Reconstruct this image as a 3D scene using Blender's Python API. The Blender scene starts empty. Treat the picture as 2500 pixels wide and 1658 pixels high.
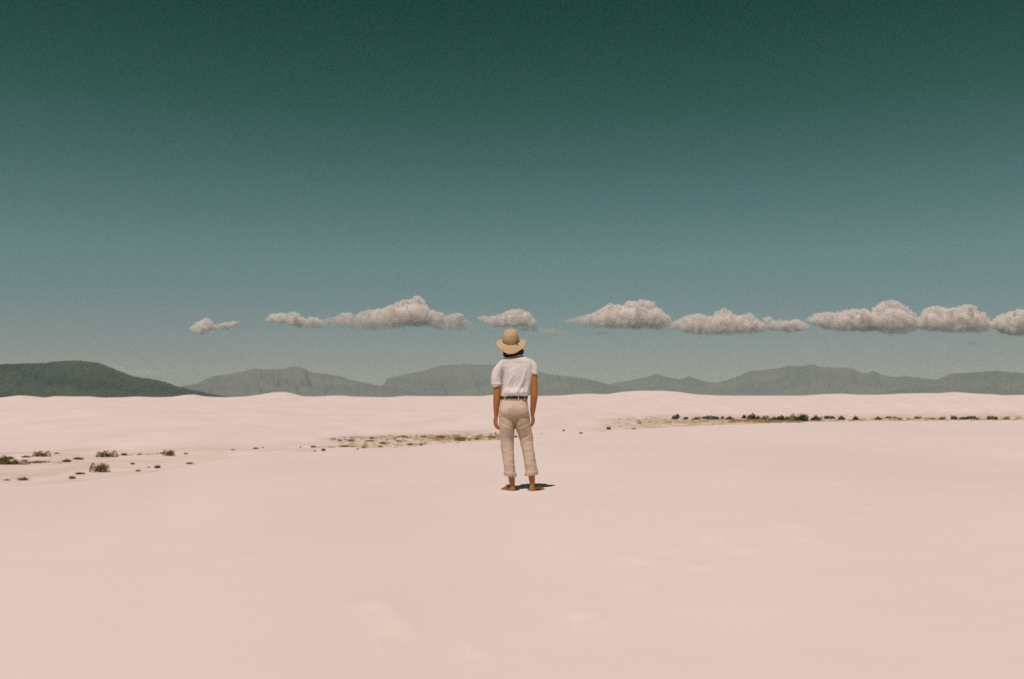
import bpy, bmesh, math, random
import numpy as np
from mathutils import Vector, Matrix, noise as mnoise

S = bpy.context.scene
C = S.collection
R = math.radians

# ------------------------------------------------------------------ camera
FPX = 2430.0                 # focal length in photo pixels (35 mm lens, 36 mm film)
HORIZON = 972.0
CAM_Z = 1.023
PITCH = math.atan((HORIZON - 829.0) / FPX)
cam_data = bpy.data.cameras.new('camera')
cam = bpy.data.objects.new('camera', cam_data); C.objects.link(cam)
cam_data.sensor_width = 36.0
cam_data.lens = FPX / 2500.0 * 36.0
cam_data.clip_start = 0.05
cam_data.clip_end = 150000.0
cam.location = (0, 0, CAM_Z)
cam.rotation_euler = (math.pi / 2 + PITCH, 0, 0)
cam_data.dof.use_dof = True
cam_data.dof.focus_distance = 11.1
cam_data.dof.aperture_fstop = 2.3
S.camera = cam

# ------------------------------------------------------------------ light
SHADOW = Vector((0.29, 0.86))            # where a 1.80 m tall thing throws its shadow
SUN_DIR = Vector((-SHADOW.x, -SHADOW.y, 1.78)).normalized()
sun_data = bpy.data.lights.new('sun', 'SUN')
sun_data.energy = 3.16
sun_data.angle = R(0.55)
sun_data.color = (1.0, 0.82, 0.76)
sun = bpy.data.objects.new('sun', sun_data); C.objects.link(sun)
sun.rotation_euler = SUN_DIR.to_track_quat('Z', 'Y').to_euler()

world = bpy.data.worlds.new('World'); S.world = world
world.use_nodes = True
nt = world.node_tree; nt.nodes.clear()
N = nt.nodes.new; L = nt.links.new
out = N('ShaderNodeOutputWorld'); bg = N('ShaderNodeBackground')
sky = N('ShaderNodeTexSky'); sky.sky_type = 'NISHITA'; sky.sun_disc = False
sky.sun_elevation = math.asin(SUN_DIR.z)
sky.sun_rotation = math.atan2(SUN_DIR.x, SUN_DIR.y)
sky.altitude = 1200; sky.air_density = 1.0; sky.dust_density = 0.6; sky.ozone_density = 1.6
tc = N('ShaderNodeTexCoord'); sp = N('ShaderNodeSeparateXYZ'); L(tc.outputs['Generated'], sp.inputs[0])
# deep, film-like teal sky that darkens with elevation
ramp = N('ShaderNodeValToRGB'); L(sp.outputs['Z'], ramp.inputs[0])
SKYRAMP = [(0.00, (0.40, 0.365, 0.36)), (0.045, (0.405, 0.370, 0.35)), (0.10, (0.39, 0.415, 0.34)), (0.14, (0.40, 0.475, 0.335)),
           (0.194, (0.315, 0.43, 0.28)), (0.287, (0.118, 0.318, 0.152)), (0.37, (0.034, 0.232, 0.098)), (1.0, (0.03, 0.19, 0.085))]
el = ramp.color_ramp.elements
while len(el) < len(SKYRAMP): el.new(0.5)
for e, (p, c) in zip(el, SKYRAMP):
    e.position = p; e.color = (*c, 1)
mul = N('ShaderNodeMix'); mul.data_type = 'RGBA'; mul.blend_type = 'MULTIPLY'; mul.inputs[0].default_value = 1
L(sky.outputs[0], mul.inputs[6]); L(ramp.outputs[0], mul.inputs[7])
L(mul.outputs[2], bg.inputs[0]); bg.inputs[1].default_value = 0.10
L(bg.outputs[0], out.inputs[0])

S.view_settings.view_transform = 'Standard'
S.view_settings.look = 'None'
S.view_settings.exposure = 0.0
S.view_settings.gamma = 1.0
S.view_settings.use_curve_mapping = False
S.render.engine = 'CYCLES'
S.cycles.use_denoising = False
S.cycles.max_bounces = 20
S.cycles.volume_bounces = 16
S.cycles.diffuse_bounces = 4
S.cycles.transparent_max_bounces = 32
S.render.filter_size = 1.7

# ------------------------------------------------------------------ helpers
def pdir(px, py):
    """world direction that the photo pixel looks along"""
    v = Vector(((px - 1250.0) / FPX, 1.0, -(py - 829.0) / FPX))
    c, s = math.cos(PITCH), math.sin(PITCH)
    return Vector((v.x, v.y * c - v.z * s, v.y * s + v.z * c))
def az_tan(px, py):
    d = pdir(px, py)
    return math.atan2(d.x, d.y), d.z / math.hypot(d.x, d.y)

def tag(o, label=None, cat=None, group=None, kind=None):
    if label: o['label'] = label
    if cat: o['category'] = cat
    if group: o['group'] = group
    if kind: o['kind'] = kind
    return o
def link(name, me, mat=None, parent=None, smooth=True):
    o = bpy.data.objects.new(name, me); C.objects.link(o)
    if mat: 
        me.materials.clear(); me.materials.append(mat)
    if parent: o.parent = parent
    if smooth: me.shade_smooth()
    return o
def grid_mesh(name, P):
    """P: (n, m, 3) array -> quad sheet"""
    n, m, _ = P.shape
    me = bpy.data.meshes.new(name)
    idx = np.arange(n * m).reshape(n, m)
    q = np.stack([idx[:-1, :-1], idx[1:, :-1], idx[1:, 1:], idx[:-1, 1:]], -1).reshape(-1, 4)
    me.vertices.add(n * m); me.vertices.foreach_set('co', P.reshape(-1).astype(np.float32))
    me.loops.add(q.size); me.loops.foreach_set('vertex_index', q.reshape(-1).astype(np.int32))
    me.polygons.add(len(q)); me.polygons.foreach_set('loop_start', (np.arange(len(q)) * 4).astype(np.int32))
    me.update(calc_edges=True)
    return me
def raw_mesh(name, V, F):
    me = bpy.data.meshes.new(name); me.from_pydata(V, [], F); me.update(); return me

_perm = np.random.RandomState(7).permutation(512)
_perm = np.concatenate([_perm, _perm, _perm])
_grad = np.stack([np.cos(np.arange(512) * 2.399), np.sin(np.arange(512) * 2.399)], -1)
def pn(x, y, seed=0):
    """vectorised 2-D gradient noise, about -0.7..0.7"""
    x = np.asarray(x, float) + seed * 17.31; y = np.asarray(y, float) - seed * 9.7
    xi = np.floor(x).astype(int); yi = np.floor(y).astype(int)
    fx = x - xi; fy = y - yi
    def g(ix, iy, dx, dy):
        h = _perm[(_perm[ix & 511] + iy) & 511]
        return _grad[h, 0] * dx + _grad[h, 1] * dy
    u = fx * fx * fx * (fx * (fx * 6 - 15) + 10); v = fy * fy * fy * (fy * (fy * 6 - 15) + 10)
    a = g(xi, yi, fx, fy) * (1 - u) + g(xi + 1, yi, fx - 1, fy) * u
    b = g(xi, yi + 1, fx, fy - 1) * (1 - u) + g(xi + 1, yi + 1, fx - 1, fy - 1) * u
    return a * (1 - v) + b * v
def fbm(x, y, oct=4, seed=0):
    s = 0; a = 1
    for i in range(oct):
        s = s + a * pn(x * 2 ** i, y * 2 ** i, seed + i); a *= 0.5
    return s
def sstep(t):
    t = np.clip(t, 0, 1); return t * t * (3 - 2 * t)

def mat(name, color, rough=0.9, spec=0.2, var=0.0, vscale=20.0, color2=None, bump=0.0, bscale=60.0, stretch=None,
        sss=0.0, trans=0.0):
    m = bpy.data.materials.new(name); m.use_nodes = True
    t = m.node_tree; b = t.nodes['Principled BSDF']
    b.inputs['Roughness'].default_value = rough
    b.inputs['Specular IOR Level'].default_value = spec
    b.inputs['Base Color'].default_value = (*color, 1)
    tcn = t.nodes.new('ShaderNodeTexCoord'); src = tcn.outputs['Object']
    if stretch:
        mp = t.nodes.new('ShaderNodeMapping'); mp.inputs['Scale'].default_value = stretch
        t.links.new(src, mp.inputs[0]); src = mp.outputs[0]
    if color2:
        n = t.nodes.new('ShaderNodeTexNoise'); n.inputs['Scale'].default_value = vscale
        n.inputs['Detail'].default_value = 5; t.links.new(src, n.inputs['Vector'])
        r = t.nodes.new('ShaderNodeValToRGB'); t.links.new(n.outputs[0], r.inputs[0])
        r.color_ramp.elements[0].position = 0.38; r.color_ramp.elements[1].position = 0.62
        r.color_ramp.elements[0].color = (*color, 1); r.color_ramp.elements[1].color = (*color2, 1)
        t.links.new(r.outputs[0], b.inputs['Base Color'])
    if bump:
        n = t.nodes.new('ShaderNodeTexNoise'); n.inputs['Scale'].default_value = bscale
        n.inputs['Detail'].default_value = 4; t.links.new(src, n.inputs['Vector'])
        bp = t.nodes.new('ShaderNodeBump'); bp.inputs['Strength'].default_value = 0.6
        bp.inputs['Distance'].default_value = bump
        t.links.new(n.outputs[0], bp.inputs['Height']); t.links.new(bp.outputs[0], b.inputs['Normal'])
    if sss:
        b.inputs['Subsurface Weight'].default_value = sss
        b.inputs['Subsurface Radius'].default_value = (0.02, 0.008, 0.004)
        b.inputs['Subsurface Scale'].default_value = 0.4
    if trans:
        o = [n for n in t.nodes if n.type == 'OUTPUT_MATERIAL'][0]
        tr = t.nodes.new('ShaderNodeBsdfTranslucent'); tr.inputs[0].default_value = (*color, 1)
        mx = t.nodes.new('ShaderNodeMixShader'); mx.inputs[0].default_value = trans
        t.links.new(b.outputs[0], mx.inputs[1]); t.links.new(tr.outputs[0], mx.inputs[2]); t.links.new(mx.outputs[0], o.inputs[0])
    return m

# ------------------------------------------------------------------ the ground
def az_curve(pts, ends, kind='tan', val=None):
    """(px, py[, v]) list -> arrays over azimuth, easing to `ends` all round the horizon"""
    A = []; T = []
    for p in pts:
        a, t = az_tan(p[0], p[1]); A.append(a); T.append(t if val is None else p[2])
    A = [-math.pi, -math.pi * 0.42] + A + [math.pi * 0.42, math.pi]
    T = [ends, ends] + T + [ends, ends]
    return np.array(A), np.array(T)
EDGE = [(0, 1190), (200, 1176), (400, 1150), (520, 1126), (620, 1111), (760, 1103), (1030, 1088), (1124, 1080), (1256, 1073),
        (1400, 1062), (1520, 1049), (1700, 1040), (1860, 1034), (2000, 1029), (2250, 1026), (2500, 1024)]
FOOT = [(0, 1106), (250, 1099), (430, 1097), (620, 1089), (760, 1079), (820, 1067), (1000, 1060), (1250, 1053), (1360, 1040),
        (1480, 1024), (1600, 1019), (1750, 1017), (2000, 1016), (2500, 1012)]
SKYL = [(0, 971), (25, 968), (50, 965), (85, 968), (110, 971), (135, 967), (175, 968), (220, 968), (250, 971), (300, 970),
        (335, 968), (380, 970), (420, 969), (450, 964.5), (475, 963), (500, 968), (550, 970), (600, 968), (640, 963), (668, 957.5),
        (698, 957), (720, 962), (742, 968), (780, 968), (810, 966), (842, 966), (862, 968.5), (950, 970), (990, 966.5),
        (1060, 967.5), (1120, 967), (1180, 967), (1212, 963), (1260, 963), (1310, 967), (1360, 966), (1400, 963), (1440, 961),
        (1480, 963), (1520, 956.5), (1560, 954), (1620, 954), (1660, 957), (1700, 963), (1760, 966), (1860, 966), (1960, 966),
        (2000, 963), (2050, 961), (2100, 964), (2140, 964), (2200, 961), (2240, 960), (2290, 960), (2330, 957), (2380, 961),
        (2430, 963), (2450, 965), (2500, 964)]
cE = az_curve(EDGE, -0.045); cF = az_curve(FOOT, -0.035); cS = az_curve(SKYL, 0.003)
cRc = az_curve([(0, 972, 15.0), (600, 972, 19.0), (1250, 972, 25.0), (1800, 972, 32.0), (2500, 972, 40.0)], 22.0, val=1)
cRs = az_curve([(0, 972, 210), (300, 972, 190), (520, 972, 250), (690, 972, 205), (760, 972, 270), (1000, 972, 300), (1212, 972, 260),
                (1440, 972, 320), (1500, 972, 330), (1590, 972, 290), (1700, 972, 340), (2000, 972, 380), (2250, 972, 350), (2500, 972, 370)], 280, val=1)
def smoothed(c, deg):
    a = np.linspace(-math.pi, math.pi, 7201); v = np.interp(a, *c)
    k = int(deg / 0.05 * 3); w = np.exp(-(np.arange(-k, k + 1) * 0.05 / deg) ** 2 / 2); w /= w.sum()
    return a, np.convolve(np.pad(v, k, mode='edge'), w, 'valid')
cSs = smoothed(cS, 5.0); cS = smoothed(cS, 0.10)
cF = smoothed(cF, 1.3); cE = smoothed(cE, 0.8); cRc = smoothed(cRc, 4.0); cRs = smoothed(cRs, 2.5)
FLOOR = CAM_Z - 3.8
MARKS = [(1549, 1383, .16, .010), (1929, 1296, .15, .010), (1726, 1329, .17, .008), (1955, 1327, .13, .009), (1706, 1400, .13, .008),
         (1401, 1517, .13, .010), (1812, 1355, .13, .007), (2122, 1251, .16, .007), (2213, 1248, .15, .007), (2097, 1276, .12, .006),
         (1549, 1449, .12, .005), (901, 1491, .11, .009), (934, 1552, .14, .007), (1138, 1607, .10, .006), (1640, 1352, .10, .004),
         (2300, 1222, .2, .006), (1480, 1250, .12, .004), (1335, 1240, .16, .004), (1100, 1300, .14, .003)]
def near_z(r):
    return -0.46 * (1 - sstep(r / 9.5))
mark_xy = []
for px, py, s, a in MARKS:
    d = pdir(px, py); t = CAM_Z / -d.z
    for _ in range(30):
        r = math.hypot(d.x, d.y) * t; t = (CAM_Z - float(near_z(np.array(r)))) / -d.z
    mark_xy.append((d.x * t, d.y * t, s, a))

def terrain(th, r, fine=True):
    x = r * np.sin(th); y = r * np.cos(th)
    Rc = np.interp(th, *cRc); te = -np.interp(th, *cE); tf = -np.interp(th, *cF); ts = np.interp(th, *cS); Rs = np.interp(th, *cRs)
    zc = CAM_Z - Rc * te
    t = sstep((r - 3) / (Rc - 3))
    # foreground dune, level where the person stands, then the crest
    zf = near_z(r) * (1 - t) + t * zc
    lean = (1 - t) * 0
    zf = zf + lean
    over = np.clip(r - Rc, 0, None)
    zf = np.where(r > Rc, zc - te * over - 0.035 * over ** 2 / (1 + 0.06 * over), zf)
    # the interdune flat, then the far dunes
    Rf = 3.8 / tf
    zs = CAM_Z + Rs * np.interp(th, *cSs)
    zpk = Rs * (ts - np.interp(th, *cSs))
    u = np.clip((r - Rf) / (Rs - Rf), 0, 1)
    prof = 0.62 * u + 0.38 * np.sin(u * math.pi / 2)
    prof = prof * sstep(u * 6) * 0.35 + prof * 0.65
    zd = FLOOR + (zs - FLOOR) * prof
    w = u * (1 - u) * 4
    zd = zd + w * (0.45 * fbm((x + .3 * y) / 55, (y - .2 * x) / 60, 3, 3) + 0.07 * pn(x / 14, y / 20, 9))
    zd = zd + zpk * sstep((u - 0.62) / 0.38)
    und = sstep((r - Rs) / 200.0)
    zd = np.where(r > Rs, (zs + zpk) * (1 - und) + (-9.0) * und, zd)
    k = 0.25
    zd = zd + np.where(r < Rf + 40, 0.10 * fbm(x / 6, y / 6, 3, 5), 0) * sstep((Rf + 40 - r) / 30)
    h = np.clip(0.5 + 0.5 * (zf - zd) / k, 0, 1)
    z = zd * (1 - h) + zf * h + k * h * (1 - h)
    # keep the foreground dune itself untouched by the blend
    z = np.where(r < Rc, zf, z)
    if fine:
        f = sstep((60 - r) / 30)
        z = z + f * (0.010 * fbm(x / 1.9 + 3, y / 1.3, 3, 11) + 0.0022 * fbm(x / 0.35, y / 0.22, 2, 21)) * sstep((r - 1.0) / 2)
        d2 = (x - 0.03) ** 2 + (y - 11.1) ** 2
        for mx, my, s, a in mark_xy:
            dx = x - mx; dy = y - my; rr = np.sqrt(dx * dx + (dy * 0.8) ** 2) / s
            rr = rr * (1 + .5 * pn(x * 5, y * 5, 31)); z = z + a * .6 * (np.exp(-(rr - 1.05) ** 2 * 5) * (0.6 + .5 * np.sign(dx)) - 1.0 * np.exp(-rr ** 2 * 2.2)) * f
        z = np.where(d2 < 0.5, z * (1 - np.exp(-d2 * 9)), z)
    return z

dth = R(0.085)
th = np.concatenate([np.arange(-math.pi, -R(33), R(1.6)), np.arange(-R(33), R(33), dth), np.arange(R(33), math.pi, R(1.6)), [math.pi]])
rr_ = [0.15]
while rr_[-1] < 24000:
    r = rr_[-1]
    step = 0.012 if 2.2 < r < 50 else (0.010 if 50 <= r < 420 else (0.05 if r < 3 else 0.09))
    if 9.9 < r < 12.6: step = 0.006
    rr_.append(r * (1 + step))
rr = np.array(rr_)
TH, RR = np.meshgrid(th, rr, indexing='ij')
Z = terrain(TH, RR)
P = np.stack([RR * np.sin(TH), RR * np.cos(TH), Z], -1)[:, ::-1][::-1]
gm = grid_mesh('ground', P[::-1, ::-1][:, :])
# tan crust and litter where the scrub grows
X_ = P[::-1, ::-1][..., 0].ravel(); Y_ = P[::-1, ::-1][..., 1].ravel(); Z_ = P[::-1, ::-1][..., 2].ravel()
r_ = np.hypot(X_, Y_); t_ = np.arctan2(X_, Y_)
Rf_ = 3.8 / -np.interp(t_, *cF); Rc_ = np.interp(t_, *cRc)
STRIP = az_curve([(0, 972, .55), (120, 972, .5), (350, 972, .45), (450, 972, .25), (560, 972, .35), (740, 972, .35), (800, 972, .45),
                  (860, 972, .6), (1000, 972, .7), (1120, 972, .9), (1240, 972, .7), (1290, 972, .04), (1440, 972, .06), (1500, 972, .85),
                  (1650, 972, .95), (1900, 972, 1.0), (2040, 972, .7), (2200, 972, .65), (2500, 972, .7)], .4, val=1)
flat = sstep((r_ - Rc_ - 8) / 10) * (1 - sstep((r_ - Rf_ * 0.985) / (Rf_ * 0.08)))
lit = flat * np.interp(t_, *STRIP)
at = gm.attributes.new('litter', 'FLOAT', 'POINT'); at.data.foreach_set('value', lit.astype(np.float32))

scf = np.zeros(len(X_))
near_m = r_ < 14
for mx, my, s_, a_ in mark_xy:
    dx = X_[near_m] - mx; dy = Y_[near_m] - my
    q_ = np.sqrt(dx * dx + (dy * .75) ** 2) / s_ * (1 + .7 * pn(X_[near_m] * 6, Y_[near_m] * 6, 33))
    scf[near_m] += np.exp(-q_ ** 2 * 1.3) * a_ * 32
at = gm.attributes.new('scuff', 'FLOAT', 'POINT'); at.data.foreach_set('value', np.clip(scf, 0, .9).astype(np.float32))
sand = bpy.data.materials.new('gypsum_sand'); sand.use_nodes = True
t = sand.node_tree; b = t.nodes['Principled BSDF']; b.inputs['Roughness'].default_value = 1.0
b.inputs['Specular IOR Level'].default_value = 0.05
ge = t.nodes.new('ShaderNodeNewGeometry')
def tn(scale, detail, src, vec=None):
    n = t.nodes.new('ShaderNodeTexNoise'); n.inputs['Scale'].default_value = scale; n.inputs['Detail'].default_value = detail
    if vec:
        mp = t.nodes.new('ShaderNodeMapping'); mp.inputs['Scale'].default_value = vec; t.links.new(src, mp.inputs[0]); src = mp.outputs[0]
    t.links.new(src, n.inputs['Vector']); return n.outputs[0]
def mix(a, b_, fac, mode='MIX'):
    n = t.nodes.new('ShaderNodeMix'); n.data_type = 'RGBA'; n.blend_type = mode
    for s, v in ((0, fac), (6, a), (7, b_)):
        if isinstance(v, (float, int)): n.inputs[s].default_value = v
        elif isinstance(v, tuple): n.inputs[s].default_value = (*v, 1)
        else: t.links.new(v, n.inputs[s])
    return n.outputs[2]
def mrange(v, a, b_, c=0.0, d=1.0):
    n = t.nodes.new('ShaderNodeMapRange'); t.links.new(v, n.inputs[0])
    for i, q in enumerate((a, b_, c, d)): n.inputs[i + 1].default_value = q
    return n.outputs[0]
pos = ge.outputs['Position']
c0 = mix((0.790, 0.690, 0.650), (0.850, 0.750, 0.715), mrange(tn(0.22, 4, pos, (1, .45, 1)), .35, .65))
c1 = mix(c0, (0.72, 0.62, 0.58), mrange(tn(240, 2, pos), .45, .75, 0, .55))           # grains
la = t.nodes.new('ShaderNodeAttribute'); la.attribute_name = 'litter'
ln = mrange(tn(0.35, 6, pos, (1, .6, 1)), .36, .66)
mm = t.nodes.new('ShaderNodeMath'); mm.operation = 'MULTIPLY'; t.links.new(la.outputs['Fac'], mm.inputs[0]); t.links.new(ln, mm.inputs[1])
c2 = mix(c1, (0.55, 0.405, 0.255), mm.outputs[0])
sa = t.nodes.new('ShaderNodeAttribute'); sa.attribute_name = 'scuff'
c2 = mix(c2, (0.90, 0.79, 0.70), sa.outputs['Fac'])
t.links.new(c2, b.inputs['Base Color'])
bp = t.nodes.new('ShaderNodeBump'); bp.inputs['Distance'].default_value = 0.004; bp.inputs['Strength'].default_value = .5
t.links.new(tn(45, 5, pos), bp.inputs['Height']); t.links.new(bp.outputs[0], b.inputs['Normal'])
ground = link('ground', gm, sand); tag(ground, kind='structure')

def hit(px, py):
    """where the photo pixel's line of sight meets the ground beyond the foreground crest (or on it)"""
    d = pdir(px, py); th_ = math.atan2(d.x, d.y); hd = math.hypot(d.x, d.y); tt = d.z / hd
    rs = np.geomspace(3, 600, 6000)
    z = terrain(np.full_like(rs, th_), rs, False)
    below = np.nonzero(CAM_Z + rs * tt <= z)[0]
    i = below[0] if len(below) else len(rs) - 1
    r = rs[i]
    return Vector((r * math.sin(th_), r * math.cos(th_), float(z[i])))

# ------------------------------------------------------------------ mountains
def rock(name, a, b_):
    m = mat(name, a, rough=1, spec=0.05, color2=b_, vscale=0.0016)
    return m
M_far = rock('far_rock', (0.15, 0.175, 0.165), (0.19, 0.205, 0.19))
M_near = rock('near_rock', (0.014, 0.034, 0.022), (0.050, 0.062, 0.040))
def mountain(label, prof, dist, depth, seed, m):
    aa = []; tt = []
    for px, py in prof:
        a, t_ = az_tan(px, py); aa.append(a); tt.append(t_)
    n = 420; k = 56
    A = np.linspace(aa[0], aa[-1], n); T = np.interp(A, aa, tt)
    T = T + 0.0006 * fbm(A * 230, A * 0, 5, seed) * np.clip(T / 0.01, 0, 1)
    T = np.maximum(T, -0.0005)
    U = np.linspace(0, 1, k)
    AA, UU = np.meshgrid(A, U, indexing='ij'); TT = np.repeat(T[:, None], k, 1)
    rid = dist * (1 + 0.05 * pn(A * 14, A * 0, seed + 40))[:, None]
    # u = 0.6 is the ridge; nearer slopes before it, far side after it
    rr2 = rid + (UU - 0.6) * depth
    front = np.clip(UU / 0.6, 0, 1); back = np.clip((1 - UU) / 0.4, 0, 1)
    spur = 1 - np.abs(fbm(AA * 60 + 1.2 * UU, UU * 4.5 - AA * 20, 4, seed + 7)) * 2.0
    f = np.minimum(front, back)
    shape = f ** 1.15 * (1 - (1 - f) * 0.62 * np.clip(1 - spur * 0.75, 0, 1.2))
    Hh = (rid * TT + 10) * np.clip(shape, 0, 1)
    Zz = np.where(np.abs(UU - 0.6) < 1e-6, rid * TT, Hh) - 9.5
    Pm = np.stack([rr2 * np.sin(AA), rr2 * np.cos(AA), Zz + CAM_Z * f], -1)
    me = grid_mesh('mountain', Pm[::-1])
    o = link('mountain', me, m)
    tag(o, label, 'mountain', 'mountain ranges on the horizon', 'structure')
    return o
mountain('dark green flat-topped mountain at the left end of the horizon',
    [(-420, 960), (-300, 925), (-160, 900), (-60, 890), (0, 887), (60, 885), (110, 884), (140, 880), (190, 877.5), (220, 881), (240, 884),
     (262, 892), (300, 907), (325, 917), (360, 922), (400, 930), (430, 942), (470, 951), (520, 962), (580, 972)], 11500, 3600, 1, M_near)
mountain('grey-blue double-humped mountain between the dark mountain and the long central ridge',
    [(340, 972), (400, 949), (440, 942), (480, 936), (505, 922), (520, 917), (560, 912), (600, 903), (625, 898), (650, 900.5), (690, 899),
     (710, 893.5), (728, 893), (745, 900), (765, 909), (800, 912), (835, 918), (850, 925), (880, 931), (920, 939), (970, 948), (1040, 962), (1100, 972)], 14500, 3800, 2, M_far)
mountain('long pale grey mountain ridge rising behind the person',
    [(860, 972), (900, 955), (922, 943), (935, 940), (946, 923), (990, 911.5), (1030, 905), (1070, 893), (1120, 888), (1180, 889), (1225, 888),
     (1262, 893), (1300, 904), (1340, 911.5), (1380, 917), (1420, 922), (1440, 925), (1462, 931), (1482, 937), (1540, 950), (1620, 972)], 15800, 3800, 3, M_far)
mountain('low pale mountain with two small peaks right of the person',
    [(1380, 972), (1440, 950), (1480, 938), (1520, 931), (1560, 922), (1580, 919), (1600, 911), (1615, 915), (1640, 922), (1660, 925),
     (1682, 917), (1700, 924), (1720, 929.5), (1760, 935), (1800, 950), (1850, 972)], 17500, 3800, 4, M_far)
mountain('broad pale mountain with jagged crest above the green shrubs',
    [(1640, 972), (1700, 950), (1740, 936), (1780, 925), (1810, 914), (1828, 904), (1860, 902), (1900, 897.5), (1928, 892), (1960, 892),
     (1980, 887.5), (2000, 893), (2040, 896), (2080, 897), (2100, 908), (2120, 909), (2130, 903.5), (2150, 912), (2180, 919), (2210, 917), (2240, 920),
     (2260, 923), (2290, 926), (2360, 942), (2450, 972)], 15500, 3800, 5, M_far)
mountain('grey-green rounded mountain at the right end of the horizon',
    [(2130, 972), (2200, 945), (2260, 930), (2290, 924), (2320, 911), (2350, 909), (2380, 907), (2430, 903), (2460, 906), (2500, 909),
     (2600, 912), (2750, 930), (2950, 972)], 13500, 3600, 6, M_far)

# ------------------------------------------------------------------ haze
hz = bpy.data.materials.new('haze_air'); hz.use_nodes = True
t2 = hz.node_tree; t2.nodes.clear()
o_ = t2.nodes.new('ShaderNodeOutputMaterial'); v_ = t2.nodes.new('ShaderNodeVolumePrincipled')
v_.inputs['Density'].default_value = 1.75e-5; v_.inputs['Color'].default_value = (0.64, 0.88, 0.88, 1); v_.inputs['Anisotropy'].default_value = 0.0
t2.links.new(v_.outputs[0], o_.inputs['Volume'])
bm = bmesh.new(); bmesh.ops.create_cube(bm, size=1)
for v in bm.verts:
    v.co = Vector((v.co.x * 56000, v.co.y * 56000, (v.co.z + .5) * 640 - 20))
me = bpy.data.meshes.new('haze'); bm.to_mesh(me); bm.free()
tag(link('haze', me, hz, smooth=False), kind='stuff')

# ------------------------------------------------------------------ clouds
def cloud_mat(name, dens):
    m = bpy.data.materials.new(name); m.use_nodes = True
    t3 = m.node_tree; t3.nodes.clear()
    o3 = t3.nodes.new('ShaderNodeOutputMaterial'); v3 = t3.nodes.new('ShaderNodeVolumePrincipled')
    v3.inputs['Density'].default_value = dens; v3.inputs['Color'].default_value = (1, 0.972, 0.950, 1); v3.inputs['Anisotropy'].default_value = 0.0
    t3.links.new(v3.outputs[0], o3.inputs['Volume'])
    tc3 = t3.nodes.new('ShaderNodeTexCoord'); sx3 = t3.nodes.new('ShaderNodeSeparateXYZ'); t3.links.new(tc3.outputs['Object'], sx3.inputs[0])
    n3 = t3.nodes.new('ShaderNodeTexNoise'); n3.inputs['Scale'].default_value = 0.0042; n3.inputs['Detail'].default_value = 3
    t3.links.new(tc3.outputs['Object'], n3.inputs['Vector'])
    a3 = t3.nodes.new('ShaderNodeMapRange'); t3.links.new(sx3.outputs['Z'], a3.inputs[0])
    for i_, v_ in ((1, -480.0), (2, 150.0), (3, .18), (4, 1.25)): a3.inputs[i_].default_value = v_
    b3 = t3.nodes.new('ShaderNodeMapRange'); t3.links.new(n3.outputs[0], b3.inputs[0])
    for i_, v_ in ((1, .36), (2, .62), (3, .15), (4, 1.6)): b3.inputs[i_].default_value = v_
    m3 = t3.nodes.new('ShaderNodeMath'); m3.operation = 'MULTIPLY'; t3.links.new(a3.outputs[0], m3.inputs[0]); t3.links.new(b3.outputs[0], m3.inputs[1])
    m4 = t3.nodes.new('ShaderNodeMath'); m4.operation = 'MULTIPLY'; t3.links.new(m3.outputs[0], m4.inputs[0]); m4.inputs[1].default_value = dens
    t3.links.new(m4.outputs[0], v3.inputs['Density'])
    return m
CM = cloud_mat('cloud_vapour', 0.0085); CMT = cloud_mat('thin_cloud_vapour', 0.0030)
CLD = 38000.0
def evaluated(o):
    dg = bpy.context.evaluated_depsgraph_get()
    me = bpy.data.meshes.new_from_object(o.evaluated_get(dg))
    return me
def remeshed(me, voxel, smooth=0):
    o = bpy.data.objects.new('tmp', me); C.objects.link(o)
    md = o.modifiers.new('r', 'REMESH'); md.mode = 'VOXEL'; md.voxel_size = voxel
    if smooth:
        sm = o.modifiers.new('s', 'SMOOTH'); sm.iterations = smooth; sm.factor = 0.5
    res = evaluated(o); bpy.data.objects.remove(o); return res
def vco(me):
    a = np.empty(len(me.vertices) * 3, np.float32); me.vertices.foreach_get('co', a); return a.reshape(-1, 3).astype(float)
def vno(me):
    a = np.empty(len(me.vertices) * 3, np.float32); me.vertex_normals.foreach_get('vector', a); return a.reshape(-1, 3).astype(float)
def setco(me, a):
    me.vertices.foreach_set('co', a.astype(np.float32).reshape(-1)); me.update()

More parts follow.
